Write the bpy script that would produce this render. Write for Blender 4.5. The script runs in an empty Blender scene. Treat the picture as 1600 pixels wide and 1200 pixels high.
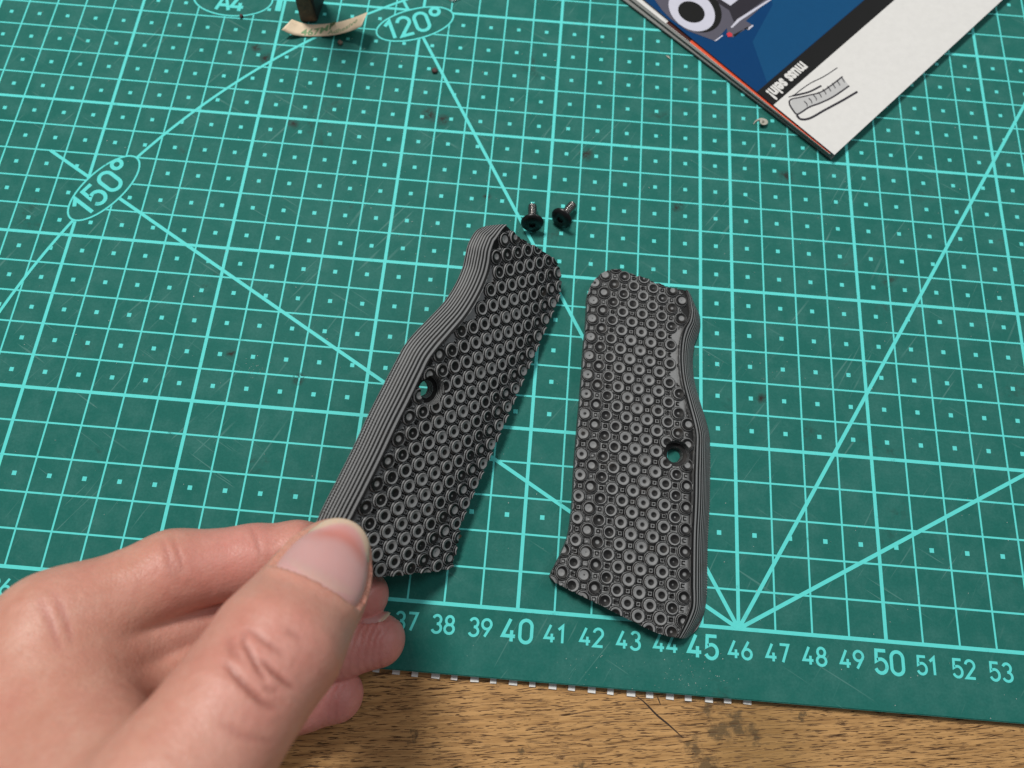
import bpy, bmesh, math, random
import numpy as np
from mathutils import Vector, Matrix
from mathutils.bvhtree import BVHTree

random.seed(7); rng = np.random.default_rng(7)
S = bpy.context.scene
MT = 0.30                                  # mat thickness, cm
COL = S.collection
U = 0.01                                   # the layout below is written in centimetres of the mat's printed grid
OX, OY = 40.0, 6.0                         # grid point that becomes the world origin

# ---------------------------------------------------------------- camera
CAM = np.array([39.398, 1.342, 17.551])    # solved from the printed 1 cm grid
RGT = np.array([0.99649211, 0.08144086, 0.01925783])
DWN = np.array([0.08360275, -0.95846562, -0.27267974])
FWD = np.array([-0.00374931, 0.27333321, -0.9619121])
FPX = 952.04                               # focal length for a 1600 px wide picture
def W(p):
    p = np.asarray(p, float)
    return (p - np.array([OX, OY, 0.0])) * U
def ray(px, py):
    return FWD + RGT * ((px - 800) / FPX) + DWN * ((py - 600) / FPX)
def at(px, py, z=0.0):
    """photo pixel -> point on the horizontal plane at height z (cm)"""
    d = ray(px, py); k = (z - CAM[2]) / d[2]
    return CAM + d * k

cd = bpy.data.cameras.new('camera'); cam = bpy.data.objects.new('camera', cd); COL.objects.link(cam)
cd.sensor_fit = 'HORIZONTAL'; cd.sensor_width = 36.0; cd.lens = 36.0 * FPX / 1600.0
cd.clip_start = 0.005; cd.clip_end = 20.0
Rm = Matrix((RGT, -DWN, -FWD)).transposed().to_4x4()
cam.matrix_world = Matrix.Translation(W(CAM)) @ Rm
S.camera = cam
cd.dof.use_dof = True; cd.dof.focus_distance = 0.168; cd.dof.aperture_fstop = 11.0

# ---------------------------------------------------------------- light of the room
w = bpy.data.worlds.new('World'); S.world = w; w.use_nodes = True
bg = w.node_tree.nodes['Background']
bg.inputs['Color'].default_value = (0.93, 0.97, 1.0, 1); bg.inputs['Strength'].default_value = 0.17
def area(name, loc, target, size, power, col):
    l = bpy.data.lights.new(name, 'AREA'); l.shape = 'RECTANGLE'; l.size = size[0]; l.size_y = size[1]
    l.energy = power; l.color = col
    o = bpy.data.objects.new(name, l); COL.objects.link(o)
    o.location = loc
    o.rotation_euler = (Vector(target) - Vector(loc)).to_track_quat('-Z', 'Y').to_euler()
    return o
area('ceiling_lamp', (-0.40, 0.64, 1.28), (0, 0, 0), (0.40, 0.24), 20.5, (1.0, 0.97, 0.92))
area('fill_light', (0.85, 0.55, 1.15), (0, 0, 0), (0.45, 0.45), 4.4, (0.95, 0.98, 1.0))  # added fill from the right that brightens the fingers, not a known window
S.view_settings.view_transform = 'Standard'; S.view_settings.look = 'None'
S.view_settings.exposure = -0.12; S.view_settings.gamma = 1.0
S.render.engine = 'CYCLES'

# ---------------------------------------------------------------- helpers
def tag(o, label=None, cat=None, group=None, kind=None):
    if label: o['label'] = label
    if cat: o['category'] = cat
    if group: o['group'] = group
    if kind: o['kind'] = kind
    return o
def raw(name, verts, faces, mat, parent=None, smooth=False):
    me = bpy.data.meshes.new(name)
    me.from_pydata([tuple(v) for v in verts], [], [tuple(f) for f in faces])
    if smooth: me.polygons.foreach_set('use_smooth', [True] * len(me.polygons))
    me.update()
    if mat: me.materials.append(mat)
    o = bpy.data.objects.new(name, me); COL.objects.link(o)
    if parent: o.parent = parent
    return o
def obj(name, verts, faces, mat, parent=None, smooth=False):
    return raw(name, W(np.array(verts, float)), faces, mat, parent, smooth)
def npmesh(name, V, F, mat, smooth=True):
    """big mesh of quads from numpy arrays, vertices already in metres"""
    me = bpy.data.meshes.new(name); n = len(F)
    me.vertices.add(len(V)); me.vertices.foreach_set('co', np.ascontiguousarray(V, np.float32).ravel())
    me.loops.add(4 * n); me.loops.foreach_set('vertex_index', np.ascontiguousarray(F, np.int32).ravel())
    me.polygons.add(n); me.polygons.foreach_set('loop_start', np.arange(0, 4 * n, 4, dtype=np.int32))
    me.polygons.foreach_set('use_smooth', np.full(n, smooth))
    me.update(calc_edges=True); me.validate()
    me.materials.append(mat)
    o = bpy.data.objects.new(name, me); COL.objects.link(o)
    return o
def empty(name, loc=(0, 0, 0)):
    o = bpy.data.objects.new(name, None); COL.objects.link(o); o.empty_display_size = 0.01
    o.location = loc
    return o
def under(child, parent):
    child.parent = parent; child.matrix_parent_inverse = Matrix.Translation(parent.location).inverted()
    return child

class NT:
    def __init__(s, name):
        s.m = bpy.data.materials.new(name); s.m.use_nodes = True
        s.t = s.m.node_tree; s.b = s.t.nodes['Principled BSDF']
        s.tc = s.t.nodes.new('ShaderNodeTexCoord')
    def n(s, typ, **kw):
        x = s.t.nodes.new(typ)
        for k, v in kw.items(): setattr(x, k, v)
        return x
    def l(s, a, b): s.t.links.new(a, b)
    def mapping(s, scale=(1, 1, 1), rot=(0, 0, 0), loc=(0, 0, 0), src=None):
        src = src or s.tc.outputs['Object']
        if any(rot) and scale != (1, 1, 1):                # turn first, then stretch
            src = s.mapping((1, 1, 1), rot, (0, 0, 0), src); rot = (0, 0, 0)
        m = s.n('ShaderNodeMapping'); s.l(src, m.inputs['Vector'])
        m.inputs['Scale'].default_value = scale; m.inputs['Rotation'].default_value = rot; m.inputs['Location'].default_value = loc
        return m.outputs[0]
    def noise(s, scale, detail=4, rough=0.55, vec=None, dist=0.0):
        x = s.n('ShaderNodeTexNoise'); s.l(vec or s.tc.outputs['Object'], x.inputs['Vector'])
        x.inputs['Scale'].default_value = scale; x.inputs['Detail'].default_value = detail
        x.inputs['Roughness'].default_value = rough; x.inputs['Distortion'].default_value = dist
        return x.outputs['Fac']
    def ramp(s, src, stops):
        r = s.n('ShaderNodeValToRGB'); s.l(src, r.inputs[0]); e = r.color_ramp.elements
        while len(e) < len(stops): e.new(0.5)
        for i, (p, c) in enumerate(stops):
            e[i].position = p; e[i].color = (c, c, c, 1) if not hasattr(c, '__len__') else (*c, 1)
        return r.outputs[0]
    def mix(s, fac, a, b, mode='MIX'):
        x = s.n('ShaderNodeMix', data_type='RGBA', blend_type=mode)
        for i, v in ((0, fac), (6, a), (7, b)):
            if hasattr(v, 'links') or isinstance(v, bpy.types.NodeSocket): s.l(v, x.inputs[i])
            elif i == 0: x.inputs[0].default_value = v
            else: x.inputs[i].default_value = (*v, 1)
        return x.outputs[2]
    def math(s, op, a, b=0.0, c=0.0):
        x = s.n('ShaderNodeMath', operation=op)
        for i, v in enumerate((a, b, c)):
            if isinstance(v, bpy.types.NodeSocket): s.l(v, x.inputs[i])
            else: x.inputs[i].default_value = v
        return x.outputs[0]
    def bump(s, h, strength, dist, prev=None):
        x = s.n('ShaderNodeBump'); s.l(h, x.inputs['Height'])
        x.inputs['Strength'].default_value = strength; x.inputs['Distance'].default_value = dist
        if prev: s.l(prev, x.inputs['Normal'])
        return x.outputs[0]
    def out(s, col=None, rough=None, normal=None, **kw):
        if col is not None:
            if isinstance(col, bpy.types.NodeSocket): s.l(col, s.b.inputs['Base Color'])
            else: s.b.inputs['Base Color'].default_value = (*col, 1)
        if rough is not None:
            if isinstance(rough, bpy.types.NodeSocket): s.l(rough, s.b.inputs['Roughness'])
            else: s.b.inputs['Roughness'].default_value = rough
        if normal is not None: s.l(normal, s.b.inputs['Normal'])
        for k, v in kw.items(): s.b.inputs[k.replace('_', ' ')].default_value = v
        return s.m
def plain(name, col, rough=0.5, noise=0.12, scale=300, **kw):
    t = NT(name)
    c = t.mix(t.noise(scale, 3), tuple(x * (1 - noise) for x in col), tuple(min(1, x * (1 + noise)) for x in col))
    return t.out(c, rough, **kw)

# ---------------------------------------------------------------- materials
def scratches(t, rot, seed, thr, vec=None):
    v = t.mapping((28, 900, 1), (0, 0, rot), (seed, seed * 1.7, 0))
    a = t.noise(1.0, 2, 0.5, v, 0.15)
    m = t.noise(45, 2, 0.5, t.mapping((1, 1, 1), (0, 0, 0), (seed * 3.1, seed, 0)))
    return t.math('MULTIPLY', t.ramp(a, [(thr, 0.0), (thr + 0.02, 1.0)]), t.ramp(m, [(0.50, 0.0), (0.62, 1.0)]))
def mat_green():
    t = NT('mat_green_vinyl')
    big = t.noise(14, 4, 0.6); fine = t.noise(1500, 2, 0.6); mid = t.noise(120, 5, 0.7)
    base = t.mix(big, (0.017, 0.136, 0.113), (0.028, 0.170, 0.145))
    base = t.mix(t.ramp(mid, [(0.42, 0.0), (0.72, 0.75)]), base, (0.058, 0.200, 0.176))
    base = t.mix(t.ramp(fine, [(0.35, 0.25), (0.65, 0.0)]), base, (0.012, 0.095, 0.080))
    sc = t.math('MAXIMUM', scratches(t, 0.5, 3.3, 0.665), scratches(t, -1.1, 8.1, 0.67))
    sc = t.math('MAXIMUM', sc, scratches(t, 2.2, 14.7, 0.66))
    base = t.mix(t.math('MULTIPLY', sc, 0.36), base, (0.16, 0.33, 0.30))
    wn = t.n('ShaderNodeTexNoise'); wn.inputs['Scale'].default_value = 260; wn.inputs['Detail'].default_value = 3; t.l(t.tc.outputs['Object'], wn.inputs['Vector'])
    wv_ = t.n('ShaderNodeVectorMath', operation='MULTIPLY_ADD'); t.l(wn.outputs['Color'], wv_.inputs[0]); wv_.inputs[1].default_value = (.004, .003, 0); t.l(t.tc.outputs['Object'], wv_.inputs[2])
    sb_ = t.n('ShaderNodeVectorMath', operation='SUBTRACT'); t.l(wv_.outputs[0], sb_.inputs[0]); sb_.inputs[1].default_value = (.002, .0015, 0); wob = sb_.outputs[0]
    # brown finger-smudge stains
    st = t.math('MULTIPLY', t.ramp(t.noise(38, 5, 0.7, t.mapping(loc=(2.2, 5.1, 0)), 0.4), [(0.62, 0.0), (0.74, 1.0)]),
                t.ramp(t.noise(420, 4, 0.7), [(0.42, 0.15), (0.62, 1.0)]))
    base = t.mix(t.math('MULTIPLY', st, 0.75), base, (0.035, 0.022, 0.018))
    sm_ = None
    for px_, py_, r_ in ((672, 180, .34), (692, 187, .30), (917, 241, .30), (458, 192, .26), (418, 90, .30), (360, 552, .14), (763, 306, .16), (1060, 322, .24), (1228, 276, .30), (468, 592, .22), (1190, 622, .2), (400, 75, .2)):
        q = W(at(px_, py_)); dn = t.n('ShaderNodeVectorMath', operation='DISTANCE'); t.l(wob, dn.inputs[0]); dn.inputs[1].default_value = (q[0], q[1], 0)
        e = t.ramp(t.math('MULTIPLY', dn.outputs['Value'], 1.0 / (r_ * U)), [(0.15, 1.0), (1.0, 0.0)])
        sm_ = e if sm_ is None else t.math('MAXIMUM', sm_, e)
    sm_ = t.math('MULTIPLY', sm_, t.ramp(t.noise(520, 5, 0.75), [(0.36, 0.0), (0.54, 1.0)]))
    base = t.mix(t.math('MULTIPLY', sm_, 0.92), base, (0.036, 0.020, 0.020))
    nrm = t.bump(fine, 0.16, 0.0003, t.bump(sc, 0.2, 0.0002))
    rough = t.mix(mid, (0.50, 0.50, 0.50), (0.62, 0.62, 0.62))
    return t.out(base, rough, nrm, Specular_IOR_Level=0.04)
def mat_print():
    t = NT('turquoise_mat_ink')
    v = t.noise(900, 3, 0.6); g = t.noise(60, 4, 0.7)
    c = t.mix(v, (0.105, 0.68, 0.645), (0.150, 0.77, 0.735))
    wear = t.math('MULTIPLY', t.ramp(t.noise(160, 6, 0.75, t.mapping(loc=(1, 3, 0))), [(0.62, 0.0), (0.72, 1.0)]), 0.7)
    c = t.mix(wear, c, (0.022, 0.16, 0.135))
    c = t.mix(t.ramp(g, [(0.62, 0.0), (0.85, 0.35)]), c, (0.05, 0.2, 0.18))
    for px_, py_, r_ in ((468, 590, .32), (690, 190, .22), (390, 95, .18), (1185, 70, .15)):
        q = W(at(px_, py_)); dn = t.n('ShaderNodeVectorMath', operation='DISTANCE'); t.l(t.tc.outputs['Object'], dn.inputs[0]); dn.inputs[1].default_value = (q[0], q[1], 0)
        e = t.ramp(t.math('MULTIPLY', dn.outputs['Value'], 1.0 / (r_ * U)), [(0.3, 1.0), (1.0, 0.0)])
        c = t.mix(t.math('MULTIPLY', e, t.ramp(t.noise(700, 4, .7), [(.47, 0.0), (.56, .9)])), c, (0.035, 0.13, 0.115))
    return t.out(c, 0.52, t.bump(v, 0.15, 0.0002), Specular_IOR_Level=0.08)
def mat_wood():
    t = NT('oiled_beech_wood')
    r = (0, 0, -0.12)
    broad = t.noise(1.0, 6, 0.7, t.mapping((14, 110, 1), r), 0.6)
    grain = t.noise(1.0, 6, 0.7, t.mapping((60, 900, 1), r), 0.3)
    fleck = t.noise(1.0, 3, 0.6, t.mapping((250, 3300, 1), r), 0.15)
    fleck2 = t.noise(1.0, 2, 0.5, t.mapping((150, 2700, 1), r, (4, 9, 0)), 0.1)
    c = t.mix(broad, (0.490, 0.268, 0.096), (0.630, 0.365, 0.150))
    c = t.mix(t.ramp(grain, [(0.36, 0.75), (0.58, 0.0)]), c, (0.270, 0.135, 0.045))
    f = t.math('MAXIMUM', t.ramp(fleck, [(0.60, 0.0), (0.65, 1.0)]), t.ramp(fleck2, [(0.61, 0.0), (0.645, 1.0)]))
    c = t.mix(t.math('MULTIPLY', f, 0.92), c, (0.060, 0.024, 0.006))
    # dark oily stains with ragged outlines
    wn = t.n('ShaderNodeTexNoise'); wn.inputs['Scale'].default_value = 190; wn.inputs['Detail'].default_value = 5; wn.inputs['Roughness'].default_value = .7; t.l(t.tc.outputs['Object'], wn.inputs['Vector'])
    wv_ = t.n('ShaderNodeVectorMath', operation='MULTIPLY_ADD'); t.l(wn.outputs['Color'], wv_.inputs[0]); wv_.inputs[1].default_value = (.016, .009, 0); t.l(t.tc.outputs['Object'], wv_.inputs[2])
    sb_ = t.n('ShaderNodeVectorMath', operation='SUBTRACT'); t.l(wv_.outputs[0], sb_.inputs[0]); sb_.inputs[1].default_value = (.008, .0045, 0); wob = sb_.outputs[0]
    sn = None
    for px_, py_, r_ in ((1112, 1103, .42), (1150, 1126, .50), (1128, 1142, .45), (1085, 1172, .42), (1175, 1150, .40), (1110, 1196, .5), (905, 1205, .30), (640, 1150, .22), (820, 1170, .16), (1255, 1120, .2)):
        q = W(at(px_, py_, -MT)); dn = t.n('ShaderNodeVectorMath', operation='DISTANCE'); t.l(wob, dn.inputs[0]); dn.inputs[1].default_value = (q[0], q[1], -MT * U)
        e = t.ramp(t.math('MULTIPLY', dn.outputs['Value'], 1.0 / (r_ * U)), [(0.1, 1.0), (1.3, 0.0)])
        sn = e if sn is None else t.math('MAXIMUM', sn, e)
    sn = t.ramp(t.math('MULTIPLY', sn, t.noise(1.0, 7, 0.75, t.mapping((260, 620, 1), r), 0.6)), [(0.17, 0.0), (0.42, 0.70)])
    q = W(at(1190, 1160, -MT)); dn = t.n('ShaderNodeVectorMath', operation='DISTANCE'); t.l(t.tc.outputs['Object'], dn.inputs[0]); dn.inputs[1].default_value = (q[0], q[1], -MT * U)
    wash = t.ramp(t.math('ADD', t.math('MULTIPLY', dn.outputs['Value'], 38.0), t.math('MULTIPLY', t.noise(130, 5, .7), 0.5)), [(0.45, 0.55), (1.1, 0.0)])
    c = t.mix(wash, c, (0.26, 0.150, 0.048))
    c = t.mix(sn, c, (0.045, 0.036, 0.020))
    n = t.bump(t.math('SUBTRACT', grain, f), 0.35, 0.0004)
    return t.out(c, t.mix(grain, (0.42,) * 3, (0.6,) * 3), n, Specular_IOR_Level=0.4)
def mat_g10():
    """laminate: black and grey sheets stacked through the thickness (local Z)"""
    t = NT('black_grey_laminate')
    sep = t.n('ShaderNodeSeparateXYZ'); t.l(t.tc.outputs['Object'], sep.inputs[0])
    wob = t.math('MULTIPLY', t.math('SUBTRACT', t.noise(55, 2, 0.5), 0.5), 0.00012)
    z = t.math('ADD', sep.outputs['Z'], wob)
    ph = t.math('FRACT', t.math('MULTIPLY', z, 1.0 / 0.00054))
    lay = t.ramp(ph, [(0.02, 0.0), (0.13, 1.0), (0.47, 1.0), (0.58, 0.0)])
    weave = t.noise(3200, 2, 0.6); dirt = t.noise(180, 5, 0.7)
    grey = t.mix(weave, (0.165, 0.170, 0.173), (0.290, 0.295, 0.300))
    c = t.mix(lay, (0.0060, 0.0060, 0.0065), grey)
    c = t.mix(t.ramp(dirt, [(0.56, 0.0), (0.78, 0.45)]), c, (0.060, 0.048, 0.038))
    return t.out(c, t.mix(weave, (0.42,) * 3, (0.62,) * 3), t.bump(weave, 0.22, 0.00015), Specular_IOR_Level=0.26)
def mat_skin():
    t = NT('skin')
    a = t.n('ShaderNodeVertexColor'); a.layer_name = 'tint'
    red = t.n('ShaderNodeSeparateColor'); t.l(a.outputs['Color'], red.inputs[0])
    blot = t.ramp(t.noise(95, 5, 0.65), [(0.34, 0.0), (0.66, 1.0)]); fine = t.noise(900, 3, 0.6)
    c = t.mix(blot, (0.575, 0.255, 0.185), (0.650, 0.335, 0.252))
    c = t.mix(t.ramp(t.noise(38, 5, 0.7, t.mapping(loc=(3, 1, 2))), [(0.46, 0.0), (0.68, 0.55)]), c, (0.60, 0.24, 0.19))
    c = t.mix(t.ramp(t.noise(240, 4, 0.7), [(0.50, 0.0), (0.72, 0.35)]), c, (0.68, 0.42, 0.33))
    c = t.mix(red.outputs[0], c, t.mix(blot, (0.62, 0.205, 0.190), (0.69, 0.27, 0.25)))
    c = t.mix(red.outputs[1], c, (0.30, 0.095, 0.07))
    c = t.mix(t.ramp(fine, [(0.35, 0.16), (0.6, 0.0)]), c, (0.46, 0.21, 0.15))
    cell = t.n('ShaderNodeTexVoronoi', feature='DISTANCE_TO_EDGE'); cell.inputs['Scale'].default_value = 1000; t.l(t.tc.outputs['Object'], cell.inputs['Vector'])
    wv = t.n('ShaderNodeTexWave'); wv.inputs['Scale'].default_value = 620; wv.inputs['Distortion'].default_value = 3.0
    wv.inputs['Detail'].default_value = 2; wv.inputs['Detail Scale'].default_value = 0.6
    t.l(t.mapping((0.35, 1, 1.0), (0.5, 0.2, 0.25)), wv.inputs['Vector'])
    h = t.math('ADD', t.math('MULTIPLY', t.ramp(cell.outputs['Distance'], [(0.0, 0.0), (0.16, 1.0)]), 0.30), t.math('MULTIPLY', wv.outputs['Fac'], red.outputs[2]))
    n = t.bump(h, 0.30, 0.00028, t.bump(t.noise(330, 5, 0.65), 0.35, 0.0007))
    m = t.out(c, t.mix(fine, (0.36,) * 3, (0.50,) * 3), n, Specular_IOR_Level=0.45)
    t.b.inputs['Subsurface Weight'].default_value = 0.15
    t.b.inputs['Subsurface Radius'].default_value = (1.0, 0.35, 0.2); t.b.inputs['Subsurface Scale'].default_value = 0.004
    return m
M_GREEN, M_INK, M_WOOD, M_G10, M_SKIN = mat_green(), mat_print(), mat_wood(), mat_g10(), mat_skin()

# ---------------------------------------------------------------- bench and mat
def box(x0, x1, y0, y1, z0, z1):
    v = [(x, y, z) for z in (z0, z1) for y in (y0, y1) for x in (x0, x1)]
    f = [(0, 2, 3, 1), (4, 5, 7, 6), (0, 1, 5, 4), (2, 6, 7, 3), (0, 4, 6, 2), (1, 3, 7, 5)]
    return v, f
v, f = box(2, 82, -26, 60, -4.3, -MT)
bench = obj('workbench_top', v, f, M_WOOD); tag(bench, kind='structure')
def groove(name, pts, wd, mat, z, parent):
    pts = np.array(pts, float); V = []; F = []
    for i, p_ in enumerate(pts):
        d = pts[min(i + 1, len(pts) - 1)] - pts[max(i - 1, 0)]; d /= np.linalg.norm(d); nn = np.array([-d[1], d[0]])
        k = wd * (0.25 + 0.75 * math.sin(math.pi * (i + 0.5) / len(pts)))
        V += [(*(p_ + nn * k / 2), z), (*(p_ - nn * k / 2), z)]
        if i: F.append((2 * i - 2, 2 * i, 2 * i + 1, 2 * i - 1))
    return obj(name, V, F, mat, parent)
M_PORE = plain('dark_wood_pores', (0.095, 0.042, 0.013), 0.7, .4, 900)
V, F = [], []
for _ in range(5600):
    x, y = random.uniform(22, 58), random.uniform(-6.5, -1.3)
    L2 = random.choice([.06, .09, .13, .18, .24]) * random.uniform(.7, 1.3); w2 = random.uniform(.005, .013); an = 0.115 + random.gauss(0, .05); n = len(V)
    ca, sa = math.cos(an), math.sin(an)
    for dx, dy in ((-L2, 0), (-L2 * .3, -w2), (L2 * .5, -w2 * .8), (L2, 0), (L2 * .3, w2), (-L2 * .5, w2 * .8)):
        V.append((x + ca * dx - sa * dy, y + sa * dx + ca * dy, -MT + 0.0015))
    F.append(tuple(range(n, n + 6)))
po = obj('grain_pores', V, F, M_PORE, bench); po['kind'] = 'stuff'
M_DARKCUT = plain('dark_cut', (0.035, 0.018, 0.009), 0.7)
a, b = at(993, 1087, -MT)[:2], at(1067, 1152, -MT)[:2]
groove('scratch', [a + (b - a) * s + np.array([0.02 * math.sin(7 * s), 0.015 * math.sin(11 * s)]) for s in np.linspace(0, 1, 14)], 0.05, M_DARKCUT, -MT + 0.004, bench)
a, b = at(1027, 1088, -MT)[:2], at(1032, 1101, -MT)[:2]
groove('scratch', [a + (b - a) * s for s in np.linspace(0, 1, 5)], 0.03, M_DARKCUT, -MT + 0.004, bench)

mat = empty('cutting_mat', W((29, 20, 0)))
tag(mat, 'green self-healing cutting mat printed with a turquoise centimetre grid', 'cutting mat')
X0, X1, Y0, Y1 = -1.75, 58.75, -1.75, 43.3
bm = bmesh.new()
v, f = box(X0, X1, Y0, Y1, -0.17, 0)
bv = [bm.verts.new(W(q)) for q in v]
for q in f: bm.faces.new([bv[i] for i in q])
bmesh.ops.bevel(bm, geom=[e for e in bm.edges if all(abs(vv.co.z) < 1e-9 for vv in e.verts)], offset=0.0003, segments=2, affect='EDGES')
me = bpy.data.meshes.new('board'); bm.to_mesh(me); bm.free(); me.materials.append(M_GREEN)
board = bpy.data.objects.new('board', me); COL.objects.link(board); under(board, mat)

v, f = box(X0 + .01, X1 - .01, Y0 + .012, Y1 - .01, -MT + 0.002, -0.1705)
under(obj('shaded_base', v, f, plain('edge_shade_dark', (0.010, 0.013, 0.012), 0.8)), mat)  # lower half of the mat, coloured near black as the shadow under its edge
class Ink:
    def __init__(s): s.v = []; s.f = []
    def quad(s, q, z):
        n = len(s.v); s.v += [(x, y, z) for x, y in q]; s.f.append((n, n + 1, n + 2, n + 3))
    def line(s, a, b, wd, z):
        a = np.array(a, float); b = np.array(b, float); d = (b - a) / np.linalg.norm(b - a); n_ = np.array([-d[1], d[0]]) * wd / 2
        s.quad([a - n_, b - n_, b + n_, a + n_], z)
    def ribbon(s, pts, wd, z, closed=False):
        P = np.array(pts, float); n = len(P); L = []; R_ = []
        for i in range(n):
            if closed: a, b = P[(i - 1) % n], P[(i + 1) % n]; d1 = P[i] - a; d2 = b - P[i]
            else:
                d1 = P[i] - P[i - 1] if i else P[1] - P[0]; d2 = P[i + 1] - P[i] if i < n - 1 else P[i] - P[i - 1]
            d1 = d1 / (np.linalg.norm(d1) + 1e-9); d2 = d2 / (np.linalg.norm(d2) + 1e-9)
            t = d1 + d2; t /= np.linalg.norm(t) + 1e-9; m = np.array([-t[1], t[0]]); k = min(1 / max(0.35, abs(m @ np.array([-d1[1], d1[0]]))), 2.4)
            L.append(P[i] + m * wd / 2 * k); R_.append(P[i] - m * wd / 2 * k)
        for i in range(n if closed else n - 1):
            j = (i + 1) % n; s.quad([R_[i], R_[j], L[j], L[i]], z)
    def done(s, name, m, par):
        o = obj(name, s.v, s.f, m); return under(o, par)
def arc(cx, cy, rx, ry, a0, a1, n=14):
    return [(cx + rx * math.cos(math.radians(a0 + (a1 - a0) * i / n)), cy + ry * math.sin(math.radians(a0 + (a1 - a0) * i / n))) for i in range(n + 1)]
GLY = {
 '0': (.56, [(arc(.28, .72, .28, .28, 0, 180) + arc(.28, .28, .28, .28, 180, 360), True)]),
 '1': (.34, [([(0, .76), (.26, .985), (.26, 0)], False)]),
 '2': (.54, [(arc(.27, .73, .27, .27, 172, -28) + [(.02, .0), (.56, .0)], False)]),
 '3': (.56, [(arc(.27, .75, .24, .25, 160, -90), False), (arc(.27, .26, .28, .26, 90, -160), False)]),
 '4': (.60, [([(.34, 1), (.0, .24), (.60, .24)], False), ([(.42, .5), (.42, 0)], False)]),
 '5': (.56, [([(.52, 1), (.07, 1), (.05, .53)] + arc(.27, .31, .28, .31, 125, -158), False)]),
 '6': (.56, [([(.38, 1), (.06, .44)], False), (arc(.28, .28, .28, .28, 0, 354), True)]),
 '7': (.52, [([(0, 1), (.52, 1), (.18, 0)], False)]),
 '8': (.56, [(arc(.28, .75, .23, .25, 0, 354), True), (arc(.28, .26, .28, .26, 0, 354), True)]),
 '9': (.56, [([(.18, 0), (.50, .56)], False), (arc(.28, .72, .28, .28, 0, 354), True)]),
 'A': (.62, [([(0, 0), (.31, 1), (.62, 0)], False), ([(.11, .30), (.51, .30)], False)]),
 '\u00b0': (.40, [(arc(.20, .86, .20, .20, 0, 348), True)]),
}
def word(ink, txt, cx, cy, h, stroke, z, ang=0.0, gap=0.20, sx=1.0):
    wd = sum(GLY[c][0] * sx for c in txt) + gap * (len(txt) - 1)
    x = -wd / 2; ca, sa = math.cos(ang), math.sin(ang); k = 0
    for c in txt:
        for pts, closed in GLY[c][1]:
            P = [((x + px * sx) * h, (py - .5) * h) for px, py in pts]
            ink.ribbon([(cx + ca * a - sa * b, cy + sa * a + ca * b) for a, b in P], stroke, z + k * 0.0006, closed); k += 1
        x += GLY[c][0] * sx + gap
THIN, THICK = 0.052, 0.100
g = Ink()
for i in range(0, 58): g.line((i, 0), (i, 40), THICK if i % 5 == 0 or i == 46 else THIN, 0.0020)
g2 = Ink()
for j in range(0, 41): g2.line((0, j), (57, j), THICK if j % 5 == 0 else THIN, 0.0032)
for ka, a_ in enumerate((30, 60, 120, 150)):
    e = (46 + 26 * math.cos(math.radians(a_)), 26 * math.sin(math.radians(a_))); g2.line((46, 0), e, 0.105, 0.0044 + 0.0004 * ka)
g2.ribbon([(46 + 23.55 * math.cos(math.radians(q)), 23.55 * math.sin(math.radians(q))) for q in np.linspace(118, 176, 90)], 0.095, 0.0064)
d = Ink()
ellipses = [(34.78, 19.39, 1.42, 0.66, math.radians(24)), (28.13, 19.88, 1.42, 0.80, math.radians(0)), (25.6, 11.78, 1.42, 0.66, math.radians(58))]
def inell(x, y, e, k=1.0):
    cx, cy, a, b, t = e; u = (x - cx) * math.cos(t) + (y - cy) * math.sin(t); v_ = -(x - cx) * math.sin(t) + (y - cy) * math.cos(t)
    return (u / a) ** 2 + (v_ / b) ** 2 < k
for j in [2] + list(range(5, 20)) + list(range(22, 40)):
    for i in range(57):
        x, y = i + .5, j + .5
        if any(inell(x, y, e, 1.05) for e in ellipses): continue
        s = 0.062
        d.quad([(x - s, y - s), (x + s, y - s), (x + s, y + s), (x - s, y + s)], 0.0020)
# corner mark of the sheet-size guide beside the A4 badge
d.quad([(29.71, 19.46), (29.92, 19.46), (29.92, 20.9), (29.71, 20.9)], 0.0068)
g.done('grid_lines', M_INK, mat); g2.done('ruled_lines', M_INK, mat); d.done('cell_dots', M_INK, mat)
for (cx, cy, a_, b_, t_), (txt, hh, gp) in zip(ellipses, (('120\u00b0', .80, .24), ('A4', .72, .10), ('150\u00b0', .80, .24))):
    ring = [(cx + a_ * math.cos(q) * math.cos(t_) - b_ * math.sin(q) * math.sin(t_), cy + a_ * math.cos(q) * math.sin(t_) + b_ * math.sin(q) * math.cos(t_)) for q in np.linspace(0, 2 * math.pi, 64, endpoint=False)]
    pg = under(obj('badge', [(x, y, 0.0082) for x, y in ring], [tuple(range(64))], M_GREEN), mat)
    rim = Ink(); rim.ribbon(ring, 0.06, 0.0094, True); word(rim, txt, cx - 0.04, cy - (0.2 if txt == 'A4' else 0), hh, 0.125, 0.0100, t_, gp)
    o_ = obj('badge_print', rim.v, rim.f, M_INK); o_['kind'] = 'stuff'; o_.parent = pg
num = Ink()
for n_ in range(1, 57):
    big = n_ % 5 == 0
    word(num, str(n_), n_ + 0.035, -0.525 if big else -0.525, 0.56 if big else 0.435, 0.088 if big else 0.068, 0.0020, 0, 0.22 if not big else 0.22, 1.0)
num.done('numerals', M_INK, mat)

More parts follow.
